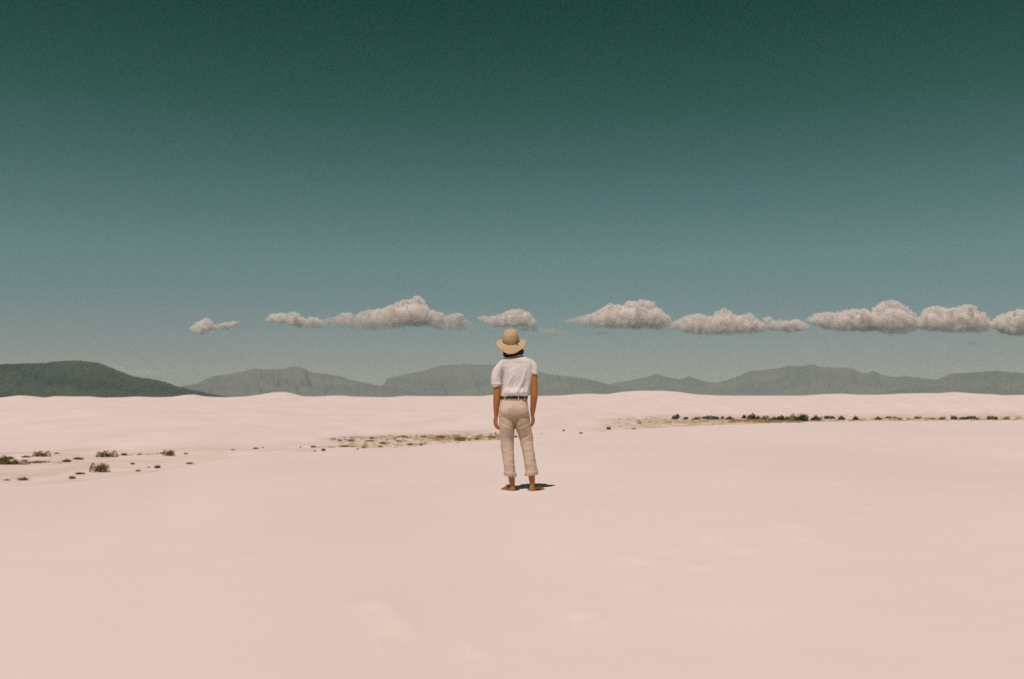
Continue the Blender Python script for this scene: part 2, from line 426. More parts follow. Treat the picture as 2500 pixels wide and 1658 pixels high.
def cloud(label, top, base, seed, thin=False, name='cloud'):
    """heaped cloud filled with puffs between its top outline and its base line"""
    rnd = random.Random(seed)
    tx = [p[0] for p in top]; ty = [p[1] for p in top]; bx = [p[0] for p in base]; by = [p[1] for p in base]
    cx = (tx[0] + tx[-1]) / 2; cy = (min(ty) + max(by)) / 2
    d = pdir(cx, cy); d = d / d.y * CLD
    cen = Vector((0, 0, CAM_Z)) + d
    sc = CLD / FPX
    bm = bmesh.new()
    def blob(x, y, r, fl=1.0, dy=0.0):
        m_ = Matrix.Translation(((x - cx) * sc, dy * sc, -(y - cy) * sc)) @ Matrix.Diagonal((r * sc, r * sc, r * sc * fl, 1))
        bmesh.ops.create_icosphere(bm, subdivisions=2, radius=1.0, matrix=m_)
    x = tx[0]
    while x <= tx[-1]:
        t_ = np.interp(x, tx, ty); b_ = np.interp(x, bx, by); h = max(b_ - t_, 3)
        # core
        blob(x, (t_ + b_) / 2 + h * .10, h * .38, 1.0, rnd.uniform(-.15, .15) * h)
        for _ in range(5 if not thin else 2):
            r = min(rnd.choice([4, 5, 6, 7.5, 9.5]) * rnd.uniform(.85, 1.15), h * .42) * (.8 if thin else 1)
            xx = x + rnd.uniform(-4, 4); t2 = np.interp(xx, tx, ty); b2 = np.interp(xx, bx, by)
            y = rnd.uniform(t2 + r * .9, max(t2 + r, b2 - r * .5)) if rnd.random() < .5 else t2 + r + rnd.uniform(-1.5, 2.0)
            blob(xx, y, r, rnd.uniform(.75, 1), rnd.uniform(-1, 1) * h * (.55 if y > t2 + r + 2 else .25))
        x += 5 if not thin else 7
    me = bpy.data.meshes.new('c'); bm.to_mesh(me); bm.free()
    me = remeshed(me, (1.3 if not thin else 1.1) * sc, 1)
    co = vco(me); no = vno(me)
    disp = np.array([mnoise.fractal(Vector(p) / (9 * sc) + Vector((seed * 7.1, 0, 0)), 1.1, 2.1, 4) for p in co])
    co = co + no * (disp * (2.5 if not thin else 1.8) * sc)[:, None]
    setco(me, co)
    o = link(name, me, CMT if thin else CM); o.location = cen
    tag(o, label, 'cloud', 'low clouds in a row above the mountains')
    return o
cloud('small ragged cloud standing alone at the left end of the row',
    [(468, 798), (478, 787), (492, 782), (505, 774), (514, 780), (520, 792), (535, 790), (548, 786), (560, 786), (572, 783), (584, 784)],
    [(468, 806), (480, 818), (497, 820), (508, 806), (530, 804), (560, 802), (584, 792)], 1)
cloud('long low cloud with one small knob, left of the tallest cloud',
    [(652, 774), (662, 765), (680, 763), (700, 765), (712, 759), (722, 758), (730, 772), (750, 776), (765, 772), (780, 778), (790, 790)],
    [(652, 786), (680, 790), (710, 792), (735, 803), (765, 803), (790, 798)], 2)
cloud('large heaped cloud with the tallest tower, left of the hat',
    [(778, 788), (802, 772), (822, 775), (838, 761), (850, 762), (868, 769), (885, 760), (907, 754), (935, 753), (948, 743), (962, 743), (975, 736), (990, 728), (1006, 730),
     (1014, 722), (1025, 723), (1033, 732), (1040, 748), (1060, 758), (1076, 762), (1090, 770), (1105, 765), (1124, 762), (1134, 776), (1146, 786), (1158, 796)],
    [(778, 796), (830, 800), (860, 807), (935, 809), (1000, 800), (1060, 804), (1100, 808), (1140, 806), (1158, 802)], 3)
cloud('rounded cloud with a peaked top directly above the hat',
    [(1168, 775), (1180, 768), (1192, 772), (1205, 772), (1225, 764), (1245, 756), (1262, 751), (1276, 756), (1290, 764), (1302, 776), (1312, 790)],
    [(1168, 784), (1190, 794), (1215, 802), (1260, 800), (1290, 800), (1312, 798)], 4)
cloud('thin trailing wisp of cloud sloping down right of the hat',
    [(1266, 796), (1300, 794), (1340, 798), (1370, 806), (1400, 815)], [(1266, 808), (1300, 810), (1340, 816), (1375, 822), (1400, 824)], 5, True)
cloud('wide cloud with a flat square top, right of the person',
    [(1380, 781), (1402, 775), (1425, 769), (1445, 765), (1460, 758), (1475, 748), (1488, 741), (1505, 744), (1525, 742), (1536, 733), (1560, 732), (1580, 734), (1597, 735),
     (1602, 750), (1618, 758), (1630, 768), (1636, 786)],
    [(1380, 789), (1410, 797), (1450, 802), (1500, 806), (1560, 806), (1610, 808), (1636, 800)], 6)
cloud('tiny thin streak of cloud under the flat-topped cloud', [(1428, 808), (1450, 806), (1490, 810)], [(1428, 814), (1455, 818), (1490, 817)], 7, True)
cloud('cloud with one rounded central hump, right of the flat-topped cloud',
    [(1638, 792), (1655, 778), (1672, 772), (1690, 766), (1705, 763), (1718, 770), (1735, 772), (1748, 764), (1756, 755), (1768, 752), (1782, 758), (1796, 772), (1815, 766),
     (1830, 762), (1840, 774), (1858, 784), (1876, 798)],
    [(1638, 804), (1670, 812), (1700, 820), (1780, 820), (1840, 816), (1876, 808)], 8)
cloud('low ragged cloud filling the gap in the right half of the row',
    [(1866, 776), (1878, 772), (1890, 784), (1905, 779), (1925, 782), (1945, 778), (1960, 784), (1976, 796)], [(1866, 784), (1885, 806), (1920, 812), (1960, 810), (1976, 804)], 9)
cloud('long flat cloud joined to the left of the tall round cloud',
    [(1974, 774), (1990, 766), (2010, 762), (2040, 762), (2060, 757), (2080, 753), (2105, 753), (2120, 758), (2130, 770)],
    [(1974, 786), (2000, 800), (2040, 810), (2100, 812), (2130, 812)], 10)
cloud('tall round-headed cloud between two flatter clouds at the right',
    [(2126, 768), (2136, 750), (2150, 738), (2166, 730), (2182, 733), (2200, 742), (2216, 750), (2228, 762), (2236, 784)],
    [(2126, 808), (2160, 818), (2210, 820), (2236, 808)], 11)
cloud('broad heaped cloud second from the right frame edge',
    [(2240, 786), (2252, 762), (2266, 750), (2285, 746), (2310, 752), (2330, 750), (2350, 743), (2368, 742), (2380, 754), (2396, 764), (2412, 776), (2422, 794)],
    [(2240, 800), (2270, 812), (2340, 816), (2400, 814), (2422, 806)], 12)
cloud('cloud cut off by the right edge of the frame',
    [(2422, 784), (2436, 770), (2455, 764), (2472, 757), (2495, 755), (2520, 756), (2545, 762), (2560, 780)], [(2422, 800), (2450, 816), (2480, 824), (2530, 822), (2560, 810)], 13)
cloud('tiny lone puff of cloud low at the far right', [(2364, 834), (2375, 831), (2388, 836)], [(2364, 842), (2388, 843)], 14, True)
cloud('faint low cloud behind the right shoulder of the dark mountain',
    [(266, 885), (285, 888), (305, 898), (325, 902), (345, 899), (370, 899), (390, 906), (410, 920)], [(266, 896), (300, 920), (410, 930)], 15, True)

# ------------------------------------------------------------------ plants
G_leaf = mat('shrub_leaf', (0.062, 0.098, 0.024), rough=.8, color2=(0.12, 0.15, 0.04), vscale=3, trans=.3)
O_leaf = mat('olive_leaf', (0.17, 0.13, 0.022), rough=.9, color2=(0.31, 0.225, 0.06), vscale=3, trans=.3)
D_leaf = mat('dry_grass', (0.38, 0.28, 0.13), rough=.95, color2=(0.56, 0.43, 0.24), vscale=4, trans=.25)
B_leaf = mat('brown_grass', (0.27, 0.17, 0.065), rough=.95, color2=(0.40, 0.28, 0.13), vscale=4, trans=.25)
Stem = mat('twig_wood', (0.10, 0.075, 0.05), rough=.95, color2=(0.16, 0.12, 0.08), vscale=8)
def leaf_mound(seed, n, leaf, lobes=4):
    """leafy mound one unit wide, 0.5 high: several lobes of uneven size made of many small leaf faces"""
    rnd = random.Random(seed); V = []; F = []
    L_ = []
    for i in range(lobes):
        x = -.32 + .64 * i / max(lobes - 1, 1) + rnd.uniform(-.08, .08)
        L_.append((x, rnd.uniform(-.15, .15), rnd.uniform(.15, .24), rnd.uniform(.20, .44)))
    L_.append((rnd.uniform(-.12, .12), 0, .27, .44))
    for i in range(n):
        cx_, cy_, rr5, hh5 = rnd.choice(L_)
        a = rnd.uniform(0, 6.28); e = math.asin(rnd.uniform(0, 1)); q = .45 + .6 * rnd.random() ** .6
        d = Vector((math.cos(a) * math.cos(e), math.sin(a) * math.cos(e), math.sin(e)))
        p = Vector((cx_ + d.x * rr5 * q, cy_ + d.y * rr5 * q, d.z * hh5 * q + .01))
        u = (d + Vector((rnd.gauss(0, .6), rnd.gauss(0, .6), rnd.gauss(.3, .6)))).normalized()
        w = u.cross(Vector((rnd.gauss(0, 1), rnd.gauss(0, 1), rnd.gauss(0, 1)))).normalized()
        l_ = leaf * rnd.uniform(.5, 1.5)
        k = len(V); V += [p - w * l_ * .4, p + u * l_, p + w * l_ * .4, p - u * l_ * .6]; F.append((k, k + 1, k + 2, k + 3))
    return raw_mesh('foliage', V, F)
def twigs(seed, n, spread=.38, h=.38, th=.012):
    rnd = random.Random(seed); V = []; F = []
    for i in range(n):
        a = rnd.uniform(0, 6.28); q = rnd.uniform(.2, 1) * spread
        p0 = Vector((rnd.uniform(-.05, .05), rnd.uniform(-.05, .05), -.03)); p2 = Vector((math.cos(a) * q, math.sin(a) * q, h * rnd.uniform(.6, 1.05)))
        p1 = (p0 + p2) / 2 + Vector((0, 0, .06)); 
        pts = [p0, p1, p2]; base = len(V)
        for j, p in enumerate(pts):
            r_t = th * (1 - j * .35)
            for m_ in range(3):
                ang = m_ * 2.094; V.append(p + Vector((math.cos(ang) * r_t, math.sin(ang) * r_t, 0)))
        for j in range(2):
            for m_ in range(3):
                F.append((base + j * 3 + m_, base + j * 3 + (m_ + 1) % 3, base + j * 3 + 3 + (m_ + 1) % 3, base + j * 3 + 3 + m_))
    return raw_mesh('stems', V, F)
def blades(V, F, rnd, c, R_, h, n, w):
    for i in range(n):
        a = rnd.uniform(0, 6.28); q = R_ * math.sqrt(rnd.random()); p = Vector((c[0] + math.cos(a) * q * .5, c[1] + math.sin(a) * q * .5, c[2] - .02))
        lean = Vector((math.cos(a), math.sin(a), 0)) * (q * .75 + rnd.uniform(0, .4) * h) + Vector((rnd.gauss(0, .1), rnd.gauss(0, .1), 0)) * h
        hh = h * rnd.uniform(.5, 1.1) * (1 - .45 * q / max(R_, 1e-6))
        side = Vector((-math.sin(a), math.cos(a), 0)) * w
        side = Matrix.Rotation(rnd.uniform(-1.2, 1.2), 3, 'Z') @ side
        m1 = p + lean * .35 + Vector((0, 0, hh * .65)); m2 = p + lean + Vector((0, 0, hh))
        k = len(V); V += [p - side, p + side, m1 + side * .8, m1 - side * .8, m2]
        F += [(k, k + 1, k + 2, k + 3), (k + 3, k + 2, k + 4)]
def tussock(seed, n, w=.012):
    rnd = random.Random(seed); V = []; F = []
    for i in range(4):
        blades(V, F, rnd, (rnd.uniform(-.2, .2), rnd.uniform(-.15, .15), 0), .24, rnd.uniform(.32, .5), n // 4, w)
    return raw_mesh('blades', V, F)
bush_me = [leaf_mound(10 + i, 1300, .045, 2 + i % 4) for i in range(6)]
for m_ in bush_me: m_.materials.append(G_leaf)
obush_me = [leaf_mound(30 + i, 1100, .042, 3 + i % 3) for i in range(4)]
for m_ in obush_me: m_.materials.append(O_leaf)
otus_me = [tussock(50 + i, 320, .014) for i in range(3)]
for m_ in otus_me: m_.materials.append(O_leaf)
dtus_me = [tussock(60 + i, 300, .013) for i in range(4)]
for m_ in dtus_me: m_.materials.append(D_leaf)
btus_me = [tussock(70 + i, 260, .013) for i in range(3)]
for m_ in btus_me: m_.materials.append(B_leaf)
twig_me = [twigs(80 + i, 16) for i in range(3)]
for m_ in twig_me: m_.materials.append(Stem)
bare_me = [twigs(90 + i, 40, .4, .5, .02) for i in range(2)]
for m_ in bare_me: m_.materials.append(Stem)
KIND = {'g': ('green_shrub', bush_me, 'shrub'), 'o': ('olive_shrub', obush_me, 'shrub'), 't': ('grass_tussock', otus_me, 'grass tuft'),
        'd': ('dry_grass_tuft', dtus_me, 'grass tuft'), 'b': ('brown_grass_tuft', btus_me, 'grass tuft'), 'w': ('bare_twig_shrub', bare_me, 'shrub')}
prnd = random.Random(5)
def plant(kind, px, py, w, h, label, group, lean=0.0):
    name, mes, cat = KIND[kind]
    p = hit(px, py); r = math.hypot(p.x, p.y)
    W = w * r / FPX; H_ = h * r / FPX
    big = w >= 12
    me = prnd.choice(mes)
    if big:
        root = bpy.data.objects.new(name, None); C.objects.link(root)
        part_name = 'foliage' if kind in 'go' else ('blades' if kind != 'w' else 'branches')
        f = bpy.data.objects.new(part_name, me); C.objects.link(f); f.parent = root
        if kind in 'go':
            s = bpy.data.objects.new('stems', prnd.choice(twig_me)); C.objects.link(s); s.parent = root
    else:
        root = bpy.data.objects.new(name, me); C.objects.link(root)
    root.location = p - Vector((0, 0, .02)); root.scale = (W * 1.12, W * 1.0, H_ * 2.0)
    root.rotation_euler = (0, lean, 0)
    if prnd.random() < .5 and kind not in 'o' : root.rotation_euler[2] = prnd.choice([0, .5, 2.6, 3.1])
    tag(root, label, cat, group)
    return root
GL = 'tufts and shrubs on the flat at the left'
GM = 'dry tufts in the strip left of the person'
GS = 'lone plants right of the person'
GR = 'shrubs along the flat at the right'
PL = [
 ('o', 6, 1134, 34, 24, 'brownish olive shrub cut off by the left frame edge', GL),
 ('t', 24, 1121, 24, 12, 'olive tuft touching the cut-off shrub at the left frame edge', GL),
 ('o', 40, 1134, 42, 13, 'low spreading olive shrub just right of the shrub cut by the left edge', GL),
 ('b', 66, 1117, 26, 9, 'sparse brown tuft between the frame edge clump and the dark rounded shrub', GL),
 ('o', 104, 1115, 32, 15, 'dark rounded shrub in the back row, first full one from the left edge', GL),
 ('b', 100, 1129, 50, 7, 'wide flat brown grass strip below the dark rounded shrub', GL),
 ('b', 140, 1108, 16, 6, 'faint thin tuft just right of the dark rounded shrub', GL),
 ('t', 161, 1128, 31, 13, 'arched olive tuft, left one of a similar pair', GL),
 ('t', 194, 1122, 30, 12, 'arched olive tuft, right one of a similar pair', GL),
 ('b', 54, 1173, 28, 14, 'brown tuft low in the left corner of the scrub, nearest the viewer', GL),
 ('b', 18, 1173, 15, 7, 'tiny faint tuft at the very bottom left of the scrub', GL),
 ('t', 178, 1169, 20, 14, 'small olive tuft, lower of two joined diagonally left of the biggest mound', GL),
 ('t', 198, 1158, 28, 11, 'small olive tuft, upper of two joined diagonally left of the biggest mound', GL),
 ('o', 246, 1153, 38, 25, 'biggest dark olive mounded shrub of the left scrub', GL),
 ('o', 264, 1116, 40, 17, 'wide dark shrub behind the biggest mound at the start of the thin row', GL),
 ('t', 303, 1112, 18, 11, 'small dark tuft right next to the wide dark back-row shrub', GL),
 ('b', 340, 1110, 14, 7, 'small brown tuft midway along the thin back row', GL),
 ('t', 398, 1108, 16, 8, 'small tuft on the left flank of the last dark shrub of the back row', GL),
 ('o', 414, 1113, 24, 17, 'dark sloping shrub ending the thin back row on its right', GL),
 ('b', 455, 1109, 15, 7, 'small brown tuft alone beyond the end of the back row', GL),
 ('b', 325, 1134, 15, 9, 'tiny brown tuft, upper of two under the thin back row', GL),
 ('b', 337, 1151, 19, 9, 'small brown tuft, lower of two under the thin back row', GL),
 ('b', 363, 1142, 11, 6, 'faint speck of grass beside the round olive tuft', GL),
 ('t', 386, 1143, 21, 15, 'round olive tuft below the dark sloping shrub', GL),
 ('d', 462, 1133, 26, 9, 'pale slanting dry tuft, rightmost of the lower left scrub', GL),
 ('d', 568, 1099, 17, 5, 'very faint pale tuft alone between left scrub and central strip', GL),
 ('t', 626, 1096, 19, 8, 'olive tuft alone on the flat between left scrub and central strip', GL),
 ('b', 643, 1094, 11, 5, 'tiny tuft touching the lone olive tuft on its right', GL),
 ('t', 734, 1093, 8, 6, 'tiny tuft just left of the start of the central strip', GM),
 ('t', 765, 1092, 15, 9, 'dark tuft at the left start of the central strip', GM),
 ('t', 769, 1102, 12, 6, 'small tuft below the first dark tuft of the central strip', GM),
 ('t', 789, 1101, 17, 12, 'ragged tuft second along the lower edge of the central strip', GM),
 ('t', 842, 1091, 28, 8, 'flat dark tuft in the lower row of the central strip', GM),
 ('t', 874, 1098, 9, 11, 'narrow upright tuft in the lower row of the central strip', GM),
 ('b', 890, 1094, 20, 8, 'brown tuft right of the narrow upright tuft', GM),
 ('b', 842, 1101, 9, 4, 'tiny tuft below the flat dark tuft of the central strip', GM),
 ('d', 830, 1077, 16, 9, 'golden tuft, left one of two heading the upper row', GM),
 ('d', 856, 1078, 28, 11, 'wide golden tuft, right one of two heading the upper row', GM),
 ('b', 909, 1072, 17, 11, 'reddish brown tuft standing highest in the left part of the strip', GM),
 ('d', 901, 1078, 36, 8, 'low golden tuft spreading under the reddish brown one', GM),
 ('d', 934, 1084, 26, 11, 'golden tuft sloping down in the middle of the strip', GM),
 ('d', 928, 1092, 20, 8, 'small golden tuft under the sloping golden one', GM),
 ('b', 975, 1078, 20, 7, 'small brown arched tuft amid bare sand of the strip', GM),
 ('d', 966, 1092, 20, 5, 'faint flat tuft on the lower edge of the strip', GM),
 ('d', 1000, 1087, 24, 10, 'pale loose tuft left of the small dark tuft', GM),
 ('t', 1027, 1087, 15, 9, 'small dark tuft on the lower edge of the strip near the person', GM),
 ('t', 1041, 1083, 7, 5, 'tiny speck right of the small dark tuft', GM),
 ('d', 985, 1067, 42, 6, 'thin golden tuft along the upper edge of the strip', GM),
 ('t', 996, 1070, 9, 6, 'tiny dark tuft inside the upper edge of the strip', GM),
 ('d', 1034, 1068, 30, 8, 'low golden tuft on the upper edge left of the wide golden one', GM),
 ('d', 1074, 1069, 38, 11, 'wide golden tuft left of the biggest golden mound', GM),
 ('d', 1125, 1076, 46, 19, 'biggest golden mound of dry grass left of the person', GM),
 ('b', 1148, 1076, 10, 8, 'small dark brown tuft at the right foot of the biggest golden mound', GM),
 ('d', 1166, 1074, 20, 13, 'round golden tuft between the biggest golden mound and the person', GM),
 ('w', 1210, 1062, 8, 8, 'tiny upright dark twig beside the left trouser leg', GM),
 ('d', 1202, 1069, 30, 8, 'pale thin tuft touching the left trouser leg', GM),
 ('d', 1258, 1068, 18, 9, 'golden tuft seen between the trouser legs', GM),
 ('w', 1322, 1061, 6, 4, 'tiny twig speck just right of the right trouser leg', GS),
 ('t', 1375, 1053, 8, 9, 'first small dark plant alone on bare sand right of the person', GS),
 ('t', 1418, 1059, 10, 8, 'second small dark plant alone on bare sand, lower than its neighbours', GS),
 ('t', 1486, 1049, 15, 14, 'triangular dark plant alone left of the tan grass patch', GS),
 ('d', 1559, 1028, 12, 5, 'small tan tuft, upper of two in the tan grass patch', GS),
 ('d', 1559, 1035, 12, 5, 'small tan tuft, lower of two in the tan grass patch', GS),
 ('d', 1547, 1048, 18, 8, 'tan tuft at the lowest tip of the tan grass patch', GS),
 ('g', 1652, 1024, 22, 14, 'leftmost green shrub of the right row, leaning left', GR),
 ('g', 1675, 1024, 12, 8, 'small green shrub second from the left in the right row', GR),
 ('o', 1700, 1025, 19, 9, 'olive shrub third from the left in the right row', GR),
 ('g', 1719, 1023, 12, 8, 'little green shrub just right of the olive third one', GR),
 ('g', 1737, 1024, 20, 11, 'dome-shaped green shrub, left one of a touching trio', GR),
 ('g', 1750, 1024, 12, 9, 'green shrub in the middle of a touching trio', GR),
 ('g', 1763, 1023, 13, 8, 'green shrub, right one of a touching trio', GR),
 ('g', 1780, 1025, 20, 10, 'green shrub alone between the trio and the taller clumps', GR),
 ('g', 1817, 1022, 12, 11, 'small upright shrub at the left foot of the tall dark clump', GR),
 ('g', 1841, 1025, 27, 17, 'tall dark green clump over tan grass', GR),
 ('o', 1866, 1025, 20, 12, 'olive-topped shrub right of the tall dark clump', GR),
 ('g', 1888, 1026, 27, 9, 'flattest shrub left of the two round green ones', GR),
 ('g', 1911, 1027, 24, 15, 'round green shrub second in size, left of the biggest', GR),
 ('g', 1927, 1025, 9, 9, 'narrow shrub squeezed between the two largest green shrubs', GR),
 ('g', 1955, 1029, 40, 22, 'biggest green dome shrub of the right row', GR),
 ('g', 1990, 1027, 24, 14, 'slanting dark shrub just right of the biggest dome', GR),
 ('w', 2006, 1026, 8, 11, 'bare twiggy shrub beside the slanting dark one', GR),
 ('g', 2026, 1023, 25, 9, 'low wide dark shrub two places right of the biggest dome', GR),
 ('g', 2056, 1025, 17, 11, 'compact dark shrub before the first wide sand gap', GR),
 ('g', 2090, 1026, 15, 12, 'dark shrub after the first wide sand gap with a trailing foot', GR),
 ('g', 2144, 1025, 15, 9, 'small dark shrub alone between two tan stretches', GR),
 ('o', 2168, 1022, 13, 7, 'olive shrub at the left end of an arched tan tuft', GR),
 ('d', 2183, 1022, 20, 8, 'arched tan tuft in the right row', GR),
 ('o', 2197, 1025, 9, 6, 'tiny olive shrub under the arched tan tuft', GR),
 ('o', 2241, 1023, 16, 8, 'olive brown shrub midway between arched tuft and frame edge', GR),
 ('d', 2276, 1024, 24, 7, 'flat tan tuft left of a small grey tuft', GR),
 ('o', 2300, 1025, 14, 9, 'small greyish shrub left of the dark dot-like shrub', GR),
 ('g', 2330, 1025, 12, 11, 'dark dot-like shrub standing apart near the right edge', GR),
 ('g', 2352, 1025, 17, 8, 'dark low shrub, left half of a long pair', GR),
 ('g', 2370, 1023, 18, 8, 'dark low shrub, right half of a long pair', GR),
 ('o', 2385, 1025, 12, 7, 'tiny shrub after the long dark pair', GR),
 ('g', 2424, 1025, 19, 11, 'last dark shrub before the right frame edge', GR),
 ('o', 2457, 1024, 12, 7, 'faint olive shrub nearest the right frame edge', GR),
]
for q in PL:
    plant(*q, lean=(-.5 if q[1] == 1652 else 0))

# ground cover of dry grass that nobody could count
rnd = random.Random(99); V = []; F = []
def cover(x0, y0, x1, y1, sp, n, hpx, bunch=.5, clump=3.0):
    for i in range(n):
        u = rnd.random(); px = x0 + (x1 - x0) * u; py = y0 + (y1 - y0) * u + rnd.uniform(-sp, sp)
        if pn(px / 14.0, py / clump, 77) < bunch - .5 + rnd.uniform(-.08, .08): continue
        p = hit(px, py); s = math.hypot(p.x, p.y) / FPX
        hh = hpx * s * rnd.uniform(.5, 1.2)
        blades(V, F, rnd, p, hh * 1.2, hh, 9, hh * .05 + .004)
cover(285, 1113, 405, 1108, 1.2, 110, 4, .40)
cover(50, 1130, 150, 1130, 3, 80, 4, .45)
cover(760, 1093, 880, 1090, 1.8, 150, 4.5, .42)
cover(800, 1072, 1250, 1062, 4, 700, 5, .47)
cover(830, 1082, 1120, 1075, 8, 560, 5, .52)
cover(880, 1091, 1040, 1087, 4, 220, 4.5, .55)
cover(1040, 1071, 1248, 1069, 5, 420, 6, .40)
cover(1485, 1024, 1640, 1023, 1.5, 130, 3.5, .50)
cover(1505, 1038, 1800, 1036, 5, 420, 3.5, .53)
cover(1550, 1030, 1960, 1028, 4, 800, 4.5, .43)
cover(1780, 1029, 1960, 1030, 3, 600, 6, .35)
cover(1960, 1028, 2500, 1025, 1.8, 700, 4.5, .45)
cover(2080, 1024, 2500, 1020, 1.6, 420, 4.5, .47)
o = link('dry_ground_cover', raw_mesh('dry_ground_cover', V, F), D_leaf, smooth=False)
tag(o, 'thin tan dry grass cover scattered over the flat among the shrubs', 'grass', kind='stuff')

# ------------------------------------------------------------------ the person
PX0, PY0, PS = 1256.0, 1196.0, 219.0
PERSON = Vector(((1256 - 1250) / FPX * 11.1, 11.1, -0.006))
def X(px): return (px - PX0) / PS
def Zp(py): return (PY0 - py) / PS

def rings_mesh(bm, rings, seg=28, close=True):
    """rings: list of (center, u, v) - u and v are half-axis vectors"""
    prev = None; first = None
    for (c, u, v, n_) in rings:
        ring = []
        for i in range(seg):
            a = 2 * math.pi * i / seg; ca, sa = math.cos(a), math.sin(a)
            e = 2.0 / n_
            x = math.copysign(abs(ca) ** e, ca); y = math.copysign(abs(sa) ** e, sa)
            ring.append(bm.verts.new(c + u * x + v * y))
        if prev:
            for i in range(seg): bm.faces.new((prev[i], prev[(i + 1) % seg], ring[(i + 1) % seg], ring[i]))
        else: first = ring
        prev = ring
    bm.faces.new(list(reversed(first))); bm.faces.new(prev)
def spline(pts, k=4):
    """Catmull-Rom over rows of numbers"""
    P_ = np.array(pts, float); out_ = []
    for i in range(len(P_) - 1):
        p0 = P_[max(i - 1, 0)]; p1 = P_[i]; p2 = P_[i + 1]; p3 = P_[min(i + 2, len(P_) - 1)]
        for j in range(k):
            t_ = j / k
            out_.append(0.5 * ((2 * p1) + (-p0 + p2) * t_ + (2 * p0 - 5 * p1 + 4 * p2 - p3) * t_ ** 2 + (-p0 + 3 * p1 - 3 * p2 + p3) * t_ ** 3))
    out_.append(P_[-1]); return out_
def hloft(bm, rows, n_=2.0, k=4, seg=32):
    """horizontal rings: (x, y, z, rx, ry)"""
    rings_mesh(bm, [(Vector(r[:3]), Vector((r[3], 0, 0)), Vector((0, r[4], 0)), n_) for r in spline(rows, k)], seg)
def tube(bm, rows, k=3, seg=14, ref=Vector((0, 1, 0))):
    """rings square to the path: (x, y, z, ra, rb), rb lies along ref"""
    R_ = spline(rows, k); rings = []
    for i, r in enumerate(R_):
        a = Vector(R_[max(i - 1, 0)][:3]); b_ = Vector(R_[min(i + 1, len(R_) - 1)][:3])
        t_ = (b_ - a).normalized(); v = (ref - t_ * ref.dot(t_)).normalized(); u = t_.cross(v)
        rings.append((Vector(r[:3]), u * r[3], v * r[4], 2.0))
    # rounded ends
    def cap(rg, d):
        c, u, v, n_ = rg; rad = min(u.length, v.length)
        return [(c + d * rad * .85, u * .35, v * .35, 2), (c + d * rad * .55, u * .8, v * .8, 2)]
    d0 = (rings[0][0] - rings[1][0]).normalized(); d1 = (rings[-1][0] - rings[-2][0]).normalized()
    rings = cap(rings[0], d0) + rings + list(reversed(cap(rings[-1], d1)))
    rings_mesh(bm, rings, seg)
def ball(bm, c, r, rot=None, sub=3):
    m_ = Matrix.Translation(c) @ (rot.to_4x4() if rot else Matrix.Identity(4)) @ Matrix.Diagonal((*r, 1))
    bmesh.ops.create_icosphere(bm, subdivisions=sub, radius=1, matrix=m_)
def finish(bm, voxel, smooth):
    me = bpy.data.meshes.new('p'); bm.to_mesh(me); bm.free()
    return remeshed(me, voxel, smooth)

# --- body: one continuous skin surface
bm = bmesh.new()
HC = Vector((X(1251), 0.005, Zp(834)))                       # head centre
Rh = Matrix.Rotation(R(-16), 3, 'X').inverted() @ Matrix.Rotation(R(-5), 3, 'Y')
Rh = Matrix.Rotation(R(14), 3, 'X') @ Matrix.Rotation(R(-6), 3, 'Y')      # looks up a little, leans left
def hp(x, y, z): return HC + Rh @ Vector((x, y, z))
ball(bm, hp(0, -.012, .025), (.076, .095, .088), Rh)
ball(bm, hp(0, .012, -.03), (.062, .078, .082), Rh)
ball(bm, hp(0, .052, -.085), (.034, .034, .026), Rh)          # chin
tube(bm, [(*hp(0, .088, .02), .008, .008), (*hp(0, .102, -.012), .011, .011), (*hp(0, .112, -.028), .014, .012)])   # nose
for s in (-1, 1):
    ball(bm, hp(s * .034, .070, .028), (.022, .016, .008), Rh)    # brow
    ball(bm, hp(s * .040, .066, -.020), (.020, .018, .018), Rh)   # cheek
    ball(bm, hp(s * .078, -.004, -.008), (.008, .018, .031), Rh)  # ear
ball(bm, hp(0, .086, -.052), (.024, .012, .006), Rh); ball(bm, hp(0, .085, -.062), (.022, .012, .007), Rh)   # lips
tube(bm, [(X(1263), -.012, Zp(884), .062, .060), (X(1262), -.008, Zp(870), .055, .057), (*hp(0, -.012, -.05), .054, .060)])
hloft(bm, [(X(1255), .0, Zp(1026), .125, .075), (X(1255), .0, Zp(1005), .145, .09), (X(1256), .0, Zp(975), .13, .088), (X(1260), .0, Zp(950), .13, .085),
           (X(1263), -.005, Zp(915), .140, .095), (X(1263), -.010, Zp(892), .140, .080), (X(1262), -.012, Zp(882), .100, .058), (X(1262), -.01, Zp(873), .06, .05)])
tube(bm, [(X(1239), 0, Zp(1026), .060, .070), (X(1238.5), .005, Zp(1075), .052, .060), (X(1241), .0, Zp(1110), .046, .050), (X(1245), -.015, Zp(1140), .044, .050),
          (X(1249), -.010, Zp(1163), .037, .041), (X(1250.5), -.004, Zp(1180), .029, .034), (X(1251.5), -.006, Zp(1190), .028, .036)])
tube(bm, [(X(1276), 0, Zp(1026), .060, .070), (X(1284), .005, Zp(1075), .052, .060), (X(1291), .0, Zp(1110), .046, .050), (X(1296), -.015, Zp(1140), .044, .050),
          (X(1298), -.010, Zp(1163), .036, .041), (X(1299), -.004, Zp(1180), .028, .034), (X(1298), -.006, Zp(1190), .028, .036)])
